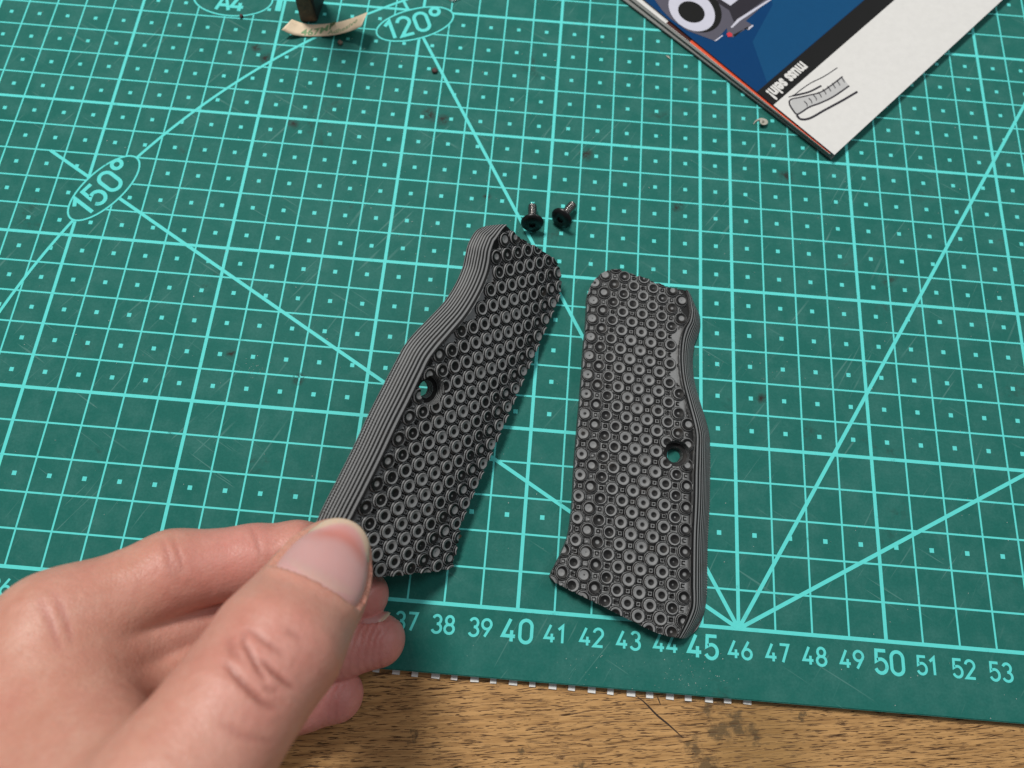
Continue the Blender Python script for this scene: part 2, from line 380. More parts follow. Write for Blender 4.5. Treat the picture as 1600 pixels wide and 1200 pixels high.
# white comb-like tabs of a strip lying under the mat
M_WHITE = plain('white_plastic', (0.82, 0.81, 0.79), 0.5, 0.08, 900)
strip = empty('toothed_strip', W((41.3, -1.2, -MT)))
tag(strip, 'white toothed plastic strip whose square tabs peek out from under the mat edge', 'strip')
tx = [104, 174, 239, 311, 376, 447, 512, 581, 648, 718, 784, 854, 919, 991, 1056, 1126, 1190, 1262, 1327, 1395]
ty = [320, 328, 336, 342, 347, 354, 359, 365, 371, 379, 384, 392, 398, 404, 410, 415, 420, 425, 428, 432]
for k, (a_, b_) in enumerate(zip(tx, ty)):
    q = at(540 + .45 * a_, 900 + .45 * (b_ + 14), -MT + 0.055)
    hw = 0.090 + 0.016 * (k % 2) + random.uniform(-.008, .008)
    v, f = box(-hw, hw, 0, 0.5, 0.004, 0.055)
    an = random.uniform(-.06, .06)
    v = [(q[0] + x * math.cos(an) - y * math.sin(an), q[1] + x * math.sin(an) + y * math.cos(an), -MT + z) for x, y, z in v]
    under(obj('tab', v, f, M_WHITE), strip)

# ---------------------------------------------------------------- grip panels
def unz(l, z): return [at(x, y, z)[:2] for x, y in l]
EDGE = [(960,424),(946,427),(932.5,435),(923,447.5),(917.5,461),(916.5,482),(915,507.5),(912,537.5),(909,582),(905,632),(901,677.5),(897,730),(895,772),(892.5,802),(887,837.5),(874.6,868),(860,897.6),(859,900),(860.5,904.5),(868.5,911),(922.5,938),(988.4,971),(1022,987),(1044,993.7),(1056,995.4)]
SIDE = [(1069,996),(1079.5,992),(1091,978.5),(1100,958),(1104,931),(1105,880.6),(1106,837.5),(1108.6,789),(1109.4,750),(1109.5,707.5),(1108.8,682),(1103.5,658),(1094.5,629.5),(1085.5,598),(1082.5,567.5),(1084.8,542),(1090,527),(1093.8,515),(1094.5,503),(1093,491),(1088.5,482),(1079.5,470.8),(1064.5,460)]
TOPE = [(1045,453.5),(1010.5,440),(988,432.5),(973,426.5)]
OUT = np.array(unz(EDGE, .30) + unz(SIDE, .05) + unz(TOPE, .28)) - np.array([43.0, 5.0])
NE, NS = len(EDGE), len(SIDE)
def catmull(P, n, closed):
    P = np.array(P); m = len(P); out = []
    rngi = range(m) if closed else range(m - 1)
    for i in rngi:
        if closed: p0, p1, p2, p3 = P[i - 1], P[i], P[(i + 1) % m], P[(i + 2) % m]
        else: p0, p1, p2, p3 = P[max(i - 1, 0)], P[i], P[i + 1], P[min(i + 2, m - 1)]
        t = np.linspace(0, 1, n, endpoint=False)[:, None]
        # centripetal-ish: limit the tangents so short segments do not overshoot
        l1 = np.linalg.norm(p2 - p1); a = (p2 - p0); b_ = (p3 - p1)
        la, lb = np.linalg.norm(a) + 1e-9, np.linalg.norm(b_) + 1e-9
        T1, T2 = a / la * l1, b_ / lb * l1
        out.append((2*t**3-3*t**2+1)*p1 + (t**3-2*t**2+t)*T1 + (-2*t**3+3*t**2)*p2 + (t**3-t**2)*T2)
    out = np.concatenate(out)
    return out if closed else np.r_[out, P[-1:]]
def resample(c, n, warp=None):
    s = np.r_[0, np.cumsum(np.linalg.norm(np.diff(c, axis=0), axis=1))]; s /= s[-1]
    t = np.linspace(0, 1, n)
    if warp is not None: t = warp(t)
    return np.c_[np.interp(t, s, c[:, 0]), np.interp(t, s, c[:, 1])]
SUB = 12
CL = catmull(OUT, SUB, True)                      # closed outline, walks counter-clockwise from the top
iSP, iBR, iTR, iTL = 17 * SUB, (NE + 1) * SUB, (NE + 20) * SUB, 2 * SUB
def seg(i, j):
    return CL[i:j + 1] if j >= i else np.r_[CL[i:], CL[:j + 1]]
left_c = seg(iTL, iSP)[::-1]; bot_c = seg(iSP, iBR); right_c = seg(iBR, iTR); top_c = seg(iTR, iTL)[::-1]
NU, NV = 250, 680
wu = lambda t: 0.5 * t + 0.5 * (1 - (1 - t) ** 1.55)
left_r, right_r = resample(left_c, NV), resample(right_c, NV)
bot_r, top_r = resample(bot_c, NU, wu), resample(top_c, NU, wu)
uu = wu(np.linspace(0, 1, NU))[None, :, None]; vv = np.linspace(0, 1, NV)[:, None, None]
G = ((1-uu)*left_r[:, None] + uu*right_r[:, None] + (1-vv)*bot_r[None] + vv*top_r[None]
     - ((1-uu)*(1-vv)*bot_r[0] + uu*(1-vv)*bot_r[-1] + (1-uu)*vv*top_r[0] + uu*vv*top_r[-1]))
GX, GY = G[..., 0], G[..., 1]
_ext0 = np.array(unz([(1030, 1052), (1052, 1026), (1073, 1001), (1089, 979)], .05)) - np.array([43.0, 5.0])
_ext1 = np.array(unz([(1078, 462), (1062, 444), (1040, 425)], .05)) - np.array([43.0, 5.0])
band_c = catmull(np.r_[_ext0, OUT[NE + 3:NE + NS - 2], _ext1], SUB, False)   # rounded, untextured flank
def dist_to(c, X, Y):
    out = np.full(X.size, 1e9); xf, yf = X.ravel(), Y.ravel()
    for k in range(0, X.size, 20000):
        dx = xf[k:k+20000, None] - c[None, :, 0]; dy = yf[k:k+20000, None] - c[None, :, 1]
        out[k:k+20000] = np.sqrt((dx * dx + dy * dy).min(1))
    return out.reshape(X.shape)
DB = dist_to(band_c, GX, GY)
DE = dist_to(np.r_[seg(iTR - 2 * SUB, iSP), bot_c], GX, GY)
HX, HY = at(1059, 708, .5)[:2] - np.array([43.0, 5.0])
def flankw(y): return np.interp(y, [-5.6, -4.6, -4, -1, 0, 1.5, 2.5, 3.4, 3.9, 4.3, 4.7], [.30, .50, .57, .60, .56, .54, .54, .54, .42, .28, .16])
def dome(x, y):
    z = 0.5185 - 0.018 * (x - 0.10) ** 2 - 0.010 * np.clip(-(x + 0.9), 0, None) ** 2
    z -= 0.003 * np.clip(y - 2.5, 0, None) ** 2 + 0.002 * np.clip(-y - 3.0, 0, None) ** 2 + 0.0008 * y * x
    return z
def sm(t): t = np.clip(t, 0, 1); return t * t * (3 - 2 * t)
A = 0.592
def relief(x, y, wq):
    """depth cut below the dome: a lattice of cupped posts with small pads between them"""
    ca, sa = math.cos(-0.024), math.sin(-0.024); LX, LY = -0.011, 0.1746
    X = ca * (x - LX) + sa * (y - LY); Y = -sa * (x - LX) + ca * (y - LY)
    best = np.full(x.shape, 9.0); cx = np.zeros(x.shape); cy = np.zeros(x.shape)
    for ox in (0, .5):
        ix = np.round(X / A - ox) + ox; iy = np.round(Y / A - ox) + ox
        r = np.hypot(X - ix * A, Y - iy * A); k = r < best
        best = np.where(k, r, best); cx = np.where(k, ix * A, cx); cy = np.where(k, iy * A, cy)
    # posts whose centre would sit on the flank are left out
    wx = ca * cx - sa * cy + LX; wy = sa * cx + ca * cy + LY
    key = np.round(wx * 1000) * 100000 + np.round(wy * 1000)
    uq, inv = np.unique(key.ravel(), return_inverse=True)
    first = np.zeros(len(uq), int); first[inv] = np.arange(inv.size)
    ux, uy = wx.ravel()[first], wy.ravel()[first]
    keep = (dist_to(band_c, ux, uy) > flankw(uy) + np.where((uy > 3.6) | (uy < -4.5), 0.0, 0.085))[inv].reshape(x.shape)
    jit = rng.uniform(-.003, .003, len(uq))[inv].reshape(x.shape)
    r = best
    FL = 0.104
    post = np.interp(r, [0.162, 0.171, 0.190, 0.194, 0.207, 0.213], [0, 0.028, 0.043, 0.053, 0.072, FL])   # stepped wall down to the floor
    cup = (0.037 + jit) * np.clip(1 - (r / 0.160) ** 2, 0, 1) ** 1.1
    dimple = 0.006 * np.clip(1 - (r / 0.035) ** 2, 0, 1)      # drill-point mark in the cup
    rimc = 0.0 * r
    D = np.where(r < 0.160, cup + dimple, rimc); D = np.maximum(D, post)
    D = np.where(keep, D, FL)
    # square pads standing between four posts
    for ox, oy in ((.5, 0), (0, .5)):
        px = np.abs(X / A - ox - np.round(X / A - ox)) * A; py = np.abs(Y / A - oy - np.round(Y / A - oy)) * A
        q = np.maximum(px, py)
        D -= np.where((r > 0.19) & keep, 0.034 * sm((0.066 - q) / 0.018) - 0.022 * sm((0.036 - q) / 0.014), 0)
    return D, keep
WF = flankw(GY)
D, KEEP = relief(GX, GY, WF)
Z = dome(GX, GY)
textured = sm((DB - WF) / 0.022)
ZB = Z + 0.004
tt = np.clip(1 - DB / WF, 0, 1)
flank = 0.03 + (ZB - 0.03) * (0.40 * (1 - tt) + 0.60 * (1 - tt ** 2.3))
Zs = np.where(DB < WF, flank, Z - D * textured)
# fine terraces: each sheet edge on the flank stands a hair proud
Zs = np.where(DB < WF, Zs, Zs)
Zs -= 0.012 * np.clip(1 - DE / 0.03, 0, 1) ** 2
HR = np.hypot(GX - HX, GY - HY)
bore = np.where(HR < 0.215, 0.0, 0.196 + 0.014 * sm((HR - 0.25) / 0.1))
Zs = np.where(HR < 0.375, np.minimum(Zs, bore + (Zs - bore) * sm((HR - 0.350) / 0.022)), Zs)
Zs = np.where(HR < 0.25, np.minimum(Zs, 0.0 + 0.20 * sm((HR - 0.205) / 0.02)), Zs)
Zs = np.maximum(Zs, 0.0)
def make_grip(name, mirror):
    sx = -1.0 if mirror else 1.0
    V = np.c_[GX.ravel() * sx, GY.ravel(), Zs.ravel()]
    idx = np.arange(NU * NV).reshape(NV, NU)
    F = np.stack([idx[:-1, :-1], idx[:-1, 1:], idx[1:, 1:], idx[1:, :-1]], -1).reshape(-1, 4)
    gone = (HR.ravel()[F] < 0.204).all(1); F = F[~gone]
    # wall down to the flat back
    loop = np.r_[idx[0, :], idx[1:, -1], idx[-1, -2::-1], idx[-2:0:-1, 0]]
    nl = len(loop); base = V[loop].copy(); base[:, 2] = -0.002
    n0 = len(V); V = np.r_[V, base]
    k = np.arange(nl); kn = (k + 1) % nl
    F2 = np.stack([loop[k], n0 + k, n0 + kn, loop[kn]], -1)
    # flat back with the screw hole
    st = 5; bi = np.unique(np.r_[np.arange(0, NV, st), NV - 1]); bj = np.unique(np.r_[np.arange(0, NU, st), NU - 1])
    bx = GX[np.ix_(bi, bj)]; by = GY[np.ix_(bi, bj)]; br = HR[np.ix_(bi, bj)]
    n1 = len(V); V = np.r_[V, np.c_[bx.ravel() * sx, by.ravel(), np.full(bx.size, -0.002)]]
    q = n1 + np.arange(bx.size).reshape(bx.shape)
    F3 = np.stack([q[:-1, :-1], q[1:, :-1], q[1:, 1:], q[:-1, 1:]], -1).reshape(-1, 4)
    F3 = F3[~((br.ravel()[F3 - n1]) < 0.23).any(1)]
    F = np.r_[F, F2, F3]
    if mirror: F = F[:, ::-1]
    o = npmesh(name, V * U, F, M_G10, True)
    # keep the crisp edge between wall and face
    me = o.data
    me.set_sharp_from_angle(angle=math.radians(52))
    return o
gr = make_grip('grip_panel', False); gr.location = W((43.0, 5.0, 0.006))
tag(gr, 'black laminate pistol grip panel with ringed texture lying flat on the green mat', 'grip panel', 'pair of grip panels')
GM = np.array([[.60695148, .32302821, .72612856], [-.24593751, .94516363, -.21489636], [-.75572789, -.04815059, .65311322]])
GT = np.array([37.87225, 5.45953, 1.43995])
gl = make_grip('grip_panel', True)
gl.matrix_world = Matrix.Translation(W(GT)) @ Matrix(GM.tolist()).to_4x4()
tag(gl, 'black laminate pistol grip panel tilted up and pinched between thumb and finger', 'grip panel', 'pair of grip panels')

# ---------------------------------------------------------------- hand
def J(px, py, z): return at(px, py, z)
tn = np.array([.24, -.08, .96]); tn /= np.linalg.norm(tn)          # thumb nail looks this way
THUMB = [J(517, 874, 3.85), J(487, 930, 4.45), J(434, 1008, 5.25), J(364, 1105, 6.0), J(268, 1245, 6.6), J(160, 1400, 6.4)]
RT = [.86, .99, 1.13, 1.06, 1.22, 1.6]
INDEX = [J(545, 872, 1.35), J(462, 866, 2.05), J(395, 875, 2.35), J(270, 895, 3.0), J(90, 985, 3.9)]
RI = [.68, .76, .80, .92, 1.12]
MIDDLE = [J(568, 930, 0.86), J(500, 943, 1.0), J(420, 962, 1.3), J(270, 985, 2.4), J(80, 1065, 4.1)]
RM_ = [.66, .72, .77, .90, 1.12]
RING = [J(592, 1000, 0.80), J(530, 1012, 0.92), J(450, 1026, 1.25), J(300, 1058, 2.4), J(90, 1150, 4.2)]
RR = [.66, .72, .78, .88, 1.08]
LITTLE = [J(527, 1086, 0.66), J(470, 1094, 0.85), J(410, 1106, 1.2), J(285, 1140, 2.3), J(120, 1225, 4.1)]
RL = [.64, .70, .72, .80, 1.0]
WRIST = J(-60, 1420, 5.4); FORE = WRIST + (WRIST - (INDEX[-1] + LITTLE[-1]) / 2) * np.array([1.6, 1.6, 0.9])
def cone(P, a, b, r1, r2):
    ba = b - a; h = np.clip(((P - a) @ ba) / (ba @ ba), 0, 1)
    return np.linalg.norm(P - a - h[:, None] * ba, axis=1) - (r1 + (r2 - r1) * h)
def smin(a, b, k):
    h = np.clip(0.5 + 0.5 * (b - a) / k, 0, 1)
    return b + (a - b) * h - k * h * (1 - h)
def chain(P, pts, rs, k=0.25):
    d = None
    for i in range(len(pts) - 1):
        c = cone(P, pts[i], pts[i + 1], rs[i], rs[i + 1])
        d = c if d is None else smin(d, c, k)
    return d
def hand_sdf(P):
    # thumb tip is broader than deep
    o = THUMB[0]; q = P + ((P - o) @ tn)[:, None] * tn * 0.22 * sm(1.6 - np.linalg.norm(P - o, axis=1) / 1.6)[:, None]
    th = chain(q, THUMB, RT, 0.5)
    th = smin(th, np.linalg.norm(P - (THUMB[1] * .55 + THUMB[0] * .45 - tn * .22), axis=1) - .84, .35)
    fs = [chain(P, INDEX, RI), chain(P, MIDDLE, RM_), chain(P, RING, RR), chain(P, LITTLE, RL)]
    fg = fs[0]
    for b in fs[1:]: fg = smin(fg, b, 0.10)
    pal = None
    for m, r in ((INDEX[-1], 1.15), (MIDDLE[-1], 1.15), (RING[-1], 1.1), (LITTLE[-1], 1.05)):
        c = cone(P, m, WRIST + (m - WRIST) * 0.12, r, 1.75); pal = c if pal is None else smin(pal, c, 0.5)
    pal = smin(pal, cone(P, THUMB[-1], WRIST, 1.6, 2.0), 0.8)
    pal = smin(pal, cone(P, THUMB[-2] * .4 + THUMB[-1] * .6, (MIDDLE[-1] + RING[-1]) / 2, 1.35, 1.2), 0.9)
    pal = smin(pal, cone(P, WRIST, FORE, 2.3, 3.0), 1.2)
    d = smin(fg, pal, 0.55)
    return smin(d, th, 0.18)
def surface_nets(fn, lo, hi, h):
    n = np.ceil((np.array(hi) - lo) / h).astype(int) + 1
    xs = [lo[i] + h * np.arange(n[i]) for i in range(3)]
    # coarse pass first: only blocks near the skin are sampled finely
    D = np.full(n, 9.0, np.float32); B = 12
    cs = [(xs[i][:: B] + h * B / 2) for i in range(3)]
    C = np.stack(np.meshgrid(*cs, indexing='ij'), -1).reshape(-1, 3)
    near = fn(C).reshape([len(c) for c in cs]); lim = h * B * 0.5 * 1.75 + 0.35
    D_sign = near
    for i, j, k in np.argwhere(np.abs(near) < lim):
        sl = tuple(slice(a * B, min(a * B + B, n[t])) for t, a in enumerate((i, j, k)))
        ax = [xs[t][sl[t]] for t in range(3)]
        P = np.stack(np.meshgrid(*ax, indexing='ij'), -1).reshape(-1, 3)
        D[sl] = fn(P).reshape([len(a) for a in ax])
    for i, j, k in np.argwhere(near <= -lim):
        D[tuple(slice(a * B, min(a * B + B, n[t])) for t, a in enumerate((i, j, k)))] = -9.0
    s = D < 0
    c = np.zeros(n - 1, np.int8)
    for a in (0, 1):
        for b in (0, 1):
            for e in (0, 1): c += s[a:n[0]-1+a, b:n[1]-1+b, e:n[2]-1+e]
    act = (c > 0) & (c < 8); ids = -np.ones(n - 1, np.int32); I = np.argwhere(act); ids[act] = np.arange(len(I))
    V = lo + h * (I + 0.5)
    F = []
    for ax in range(3):
        o1, o2 = [(1, 2), (2, 0), (0, 1)][ax]
        sl0 = [slice(None)] * 3; sl1 = [slice(None)] * 3
        sl0[ax] = slice(0, -1); sl1[ax] = slice(1, None)
        cr = s[tuple(sl0)] != s[tuple(sl1)]
        E_ = np.argwhere(cr); E_ = E_[(E_[:, o1] > 0) & (E_[:, o2] > 0) & (E_[:, o1] < n[o1] - 1) & (E_[:, o2] < n[o2] - 1)]
        q = []
        for da, db in ((0, 0), (-1, 0), (-1, -1), (0, -1)):
            t = E_.copy(); t[:, o1] += da; t[:, o2] += db; q.append(ids[t[:, 0], t[:, 1], t[:, 2]])
        q = np.stack(q, -1); flip = ~s[E_[:, 0], E_[:, 1], E_[:, 2]]
        q[flip] = q[flip][:, ::-1]; F.append(q)
    F = np.concatenate(F); F = F[(F >= 0).all(1)]
    # slide every vertex onto the surface
    for _ in range(4):
        e = 0.01; d0 = fn(V)
        gr_ = np.stack([fn(V + np.eye(3)[k] * e) - d0 for k in range(3)], -1) / e
        V = V - gr_ * (d0 / np.maximum((gr_ ** 2).sum(1), .25))[:, None] * 0.8
    return V, F, gr_
allp = np.array(THUMB + INDEX + MIDDLE + RING + LITTLE + [WRIST, FORE])
lo = allp.min(0) - 2.4; hi = allp.max(0) + 3.2; lo[2] = max(lo[2], -0.6)
HV, HF, HN = surface_nets(hand_sdf, lo, hi, 0.055)
HN /= np.linalg.norm(HN, axis=1)[:, None]
bvh = BVHTree.FromPolygons([Vector(q) for q in HV], [tuple(int(i) for i in q) for q in HF])
def onhand(px, py):
    h = bvh.ray_cast(Vector(CAM), Vector(ray(px, py)).normalized())
    return None if h[0] is None else np.array(h[0])
def crease(pts, width, depth, ox=345, oy=940, sc=200 / 1200):
    C = []
    P = catmull(np.array([(ox + sc * a, oy + sc * b) for a, b in pts]), 10, False)
    for a, b in P:
        q = onhand(a, b)
        if q is not None: C.append(q)
    C = np.array(C)
    near = np.where((HV > C.min(0) - .4).all(1) & (HV < C.max(0) + .4).all(1))[0]
    dd = np.sqrt(((HV[near, None] - C[None]) ** 2).sum(-1)); i = dd.argmin(1); dd = dd.min(1)
    fade = np.sin(np.pi * (i + .5) / len(C)) ** 0.6
    k = np.exp(-(dd / width) ** 2) * fade
    kb = np.exp(-((dd - 2.2 * width) / (1.3 * width)) ** 2) * fade
    HV[near] += HN[near] * (-depth * k + 0.10 * depth * kb)[:, None]
    return near, k
tint = np.zeros((len(HV), 3))
for tip, rr in ((INDEX[0], 1.7), (MIDDLE[0], 1.9), (RING[0], 2.4), (LITTLE[0], 2.4)):
    tint[:, 0] = np.maximum(tint[:, 0], 0.90 * np.exp(-(np.linalg.norm(HV - tip, axis=1) / rr) ** 2))
    tint[:, 2] = np.maximum(tint[:, 2], np.exp(-(np.linalg.norm(HV - tip, axis=1) / 2.0) ** 4))
tint[:, 0] = np.maximum(tint[:, 0], 0.55 * np.exp(-(np.linalg.norm(HV - INDEX[2], axis=1) / 1.6) ** 2))
tint[:, 0] = np.maximum(tint[:, 0], 0.40 * np.exp(-(np.linalg.norm(HV - (THUMB[2] + tn), axis=1) / 1.3) ** 2))
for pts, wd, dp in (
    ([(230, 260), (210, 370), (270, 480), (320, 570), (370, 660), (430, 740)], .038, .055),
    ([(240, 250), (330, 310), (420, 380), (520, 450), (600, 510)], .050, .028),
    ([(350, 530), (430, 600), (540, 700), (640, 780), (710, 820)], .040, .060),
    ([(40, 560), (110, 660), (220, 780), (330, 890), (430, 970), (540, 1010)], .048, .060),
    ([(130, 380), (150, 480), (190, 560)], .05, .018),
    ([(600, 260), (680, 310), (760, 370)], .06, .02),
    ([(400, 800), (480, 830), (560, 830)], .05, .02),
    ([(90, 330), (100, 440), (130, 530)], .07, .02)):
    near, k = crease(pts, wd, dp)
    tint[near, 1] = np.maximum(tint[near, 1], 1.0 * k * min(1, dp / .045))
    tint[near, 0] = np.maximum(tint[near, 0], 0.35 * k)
for pts, wd, dp in (([(250, 838), (262, 870), (270, 905)], .05, .016), ([(268, 836), (280, 868), (287, 900)], .05, .018), ([(258, 850), (272, 880), (280, 915)], .04, .012),
                    ([(390, 822), (402, 846), (408, 872)], .05, .016), ([(60, 930), (80, 975), (95, 1020)], .06, .014),
                    ([(80, 920), (102, 965), (112, 1005)], .06, .014), ([(430, 1160), (380, 1150), (340, 1125)], .05, .02)):
    try: near, k = crease(pts, wd, dp, 0, 0, 1.0)
    except Exception: continue
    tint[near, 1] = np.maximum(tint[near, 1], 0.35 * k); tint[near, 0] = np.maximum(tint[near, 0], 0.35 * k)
# nails: a groove is pressed into the skin round each plate, the plate itself is a part
NAILS = []
def nail(sdf, A0, axis, normal, phi, half, flat):
    """plate wrapped round the finger: rays leave the finger axis until they meet the skin"""
    axis = axis / np.linalg.norm(axis); normal = normal - axis * (normal @ axis); normal /= np.linalg.norm(normal)
    side = np.cross(axis, normal)
    nu, nv = 41, 41
    a, b = np.meshgrid(np.linspace(-1, 1, nu), np.linspace(-1, 1, nv))
    x = a * np.sqrt(1 - b * b * np.where(b > 0, 0.40, 0.22)); y = b * np.sqrt(1 - a * a * np.where(b > 0, 0.46, 0.26))
    an = x * phi
    o = A0 + y[..., None] * half * axis
    d = np.cos(an)[..., None] * normal + np.sin(an)[..., None] * side
    lo_, hi_ = np.zeros(a.shape), np.full(a.shape, 2.5)
    for _ in range(26):
        m = (lo_ + hi_) / 2; ins = sdf((o + d * m[..., None]).reshape(-1, 3)).reshape(a.shape) < 0
        lo_ = np.where(ins, m, lo_); hi_ = np.where(ins, hi_, m)
    rad_ = np.maximum(lo_, np.median(lo_) * flat)                      # the free end does not follow the round tip
    pts = o + d * rad_[..., None]; rim_ = np.maximum(np.abs(a), np.abs(b)); dirs = d
    NAILS.append((pts, rim_, normal, dirs, axis))
    edge = np.concatenate([pts[0], pts[:30, 0], pts[:30, -1]]); c0 = pts[nv // 2, nu // 2]
    near = np.where(((HV - c0) ** 2).sum(1) < (3 * half) ** 2)[0]
    dd = np.sqrt(((HV[near, None] - edge[None]) ** 2).sum(-1)).min(1)
    rel = HV[near] - A0; yy = (rel @ axis) / half; aa = np.arctan2(rel @ side, rel @ normal) / phi
    lim = np.sqrt(np.clip(1 - yy * yy * np.where(yy > 0, 0.40, 0.22), .05, 1))
    inside = (np.abs(aa) < lim) & (yy > -np.sqrt(np.clip(1 - aa * aa * .26, .1, 1)))
    tipf = sm((0.75 - yy) / 0.5)
    amp = np.where(inside, -0.02, 0.055 * np.exp(-((dd - 0.05) / 0.14) ** 2) * tipf)
    HV[near] += HN[near] * amp[:, None]
    tint[near, 1] = np.maximum(tint[near, 1], 0.14 * np.exp(-(dd / 0.035) ** 2) * tipf)
def thumb_only(P): return hand_sdf(P)
ax_t = THUMB[0] - THUMB[1]
nail(lambda P: chain(P, THUMB, RT, .5) if False else hand_sdf(P), THUMB[0] - ax_t / np.linalg.norm(ax_t) * 0.30, ax_t + np.array([.10, .22, 0]), tn, math.radians(61), 0.84, 0.82)
nail(lambda P: chain(P, RING, RR), RING[0] - (RING[0] - RING[1]) * .02, RING[0] - RING[1], np.array([.05, .96, .0]), math.radians(46), 0.38, 0.86)
hand = npmesh('hand', W(HV), HF, M_SKIN, True)
ca_ = hand.data.color_attributes.new('tint', 'FLOAT_COLOR', 'POINT')
ca_.data.foreach_set('color', np.c_[tint, np.ones(len(tint))].astype(np.float32).ravel())
tag(hand, 'bare left hand pinching the tilted grip panel between thumb and curled fingers', 'hand')
def mat_nail():
    t = NT('finger_nail')
    a = t.n('ShaderNodeVertexColor'); a.layer_name = 'zone'
    s = t.n('ShaderNodeSeparateColor'); t.l(a.outputs['Color'], s.inputs[0])
    c = t.mix(t.noise(90, 3), (0.62, 0.32, 0.305), (0.69, 0.38, 0.365))
    c = t.mix(s.outputs[0], c, (0.62, 0.215, 0.18))
    c = t.mix(s.outputs[1], c, (0.66, 0.52, 0.36))
    m = t.out(c, 0.33, t.bump(t.noise(1.0, 2, .5, t.mapping((1800, 300, 300))), 0.05, 0.0002), Specular_IOR_Level=0.45)
    t.b.inputs['Subsurface Weight'].default_value = 0.2; t.b.inputs['Subsurface Radius'].default_value = (1, .4, .3)
    t.b.inputs['Subsurface Scale'].default_value = 0.003
    return m
M_NAIL = mat_nail()
for pts, rim_, normal, side, axis in NAILS:
    nv, nu = rim_.shape
    bb_ = np.linspace(-1, 1, nv)[:, None] * np.ones((1, nu)); lift = 0.030 - np.where(bb_ > .55, .03, .062) * np.clip((rim_ - .80) / .20, 0, 1) ** 2
    jj = np.arange(nv) / (nv - 1)
    lift = lift + (np.clip((jj - .80) / .2, 0, 1) * 0.030)[:, None] * (rim_ < 2)
    Vn = pts + side * lift[..., None]
    # even out facets picked up from the skin
    for _ in range(6): Vn[1:-1, 1:-1] = (Vn[:-2, 1:-1] + Vn[2:, 1:-1] + Vn[1:-1, :-2] + Vn[1:-1, 2:]) / 4
    q = np.arange(nu * nv).reshape(nv, nu)
    Fn = np.stack([q[:-1, :-1], q[:-1, 1:], q[1:, 1:], q[1:, :-1]], -1).reshape(-1, 4)
    nn = np.cross(Vn[0, 1] - Vn[0, 0], Vn[1, 0] - Vn[0, 0])
    if nn @ normal < 0: Fn = Fn[:, ::-1]
    no = npmesh('nail', W(Vn.reshape(-1, 3)), Fn, M_NAIL, True); no.parent = hand
    b = np.linspace(-1, 1, nv)[:, None] * np.ones((1, nu)); a_ = np.linspace(-1, 1, nu)[None] * np.ones((nv, 1))
    rad = np.hypot(a_ * .85, b)
    redz = 0.85 * np.exp(-((rad - .52) / .24) ** 2) * (b > 0) * np.clip(b * 2.2, 0, 1)
    tipz = np.clip((rad - .80) / .12, 0, 1) * np.clip(b * 2.5, 0, 1) * .9
    tipz = np.maximum(tipz * .8, 0.22 * np.clip((-b - .55) / .3, 0, 1) * (rad < .95))
    cz = no.data.color_attributes.new('zone', 'FLOAT_COLOR', 'POINT')
    cz.data.foreach_set('color', np.stack([redz, tipz, 0 * b, 0 * b + 1], -1).astype(np.float32).ravel())
    so = no.modifiers.new('thickness', 'SOLIDIFY'); so.thickness = 0.0004; so.offset = -1

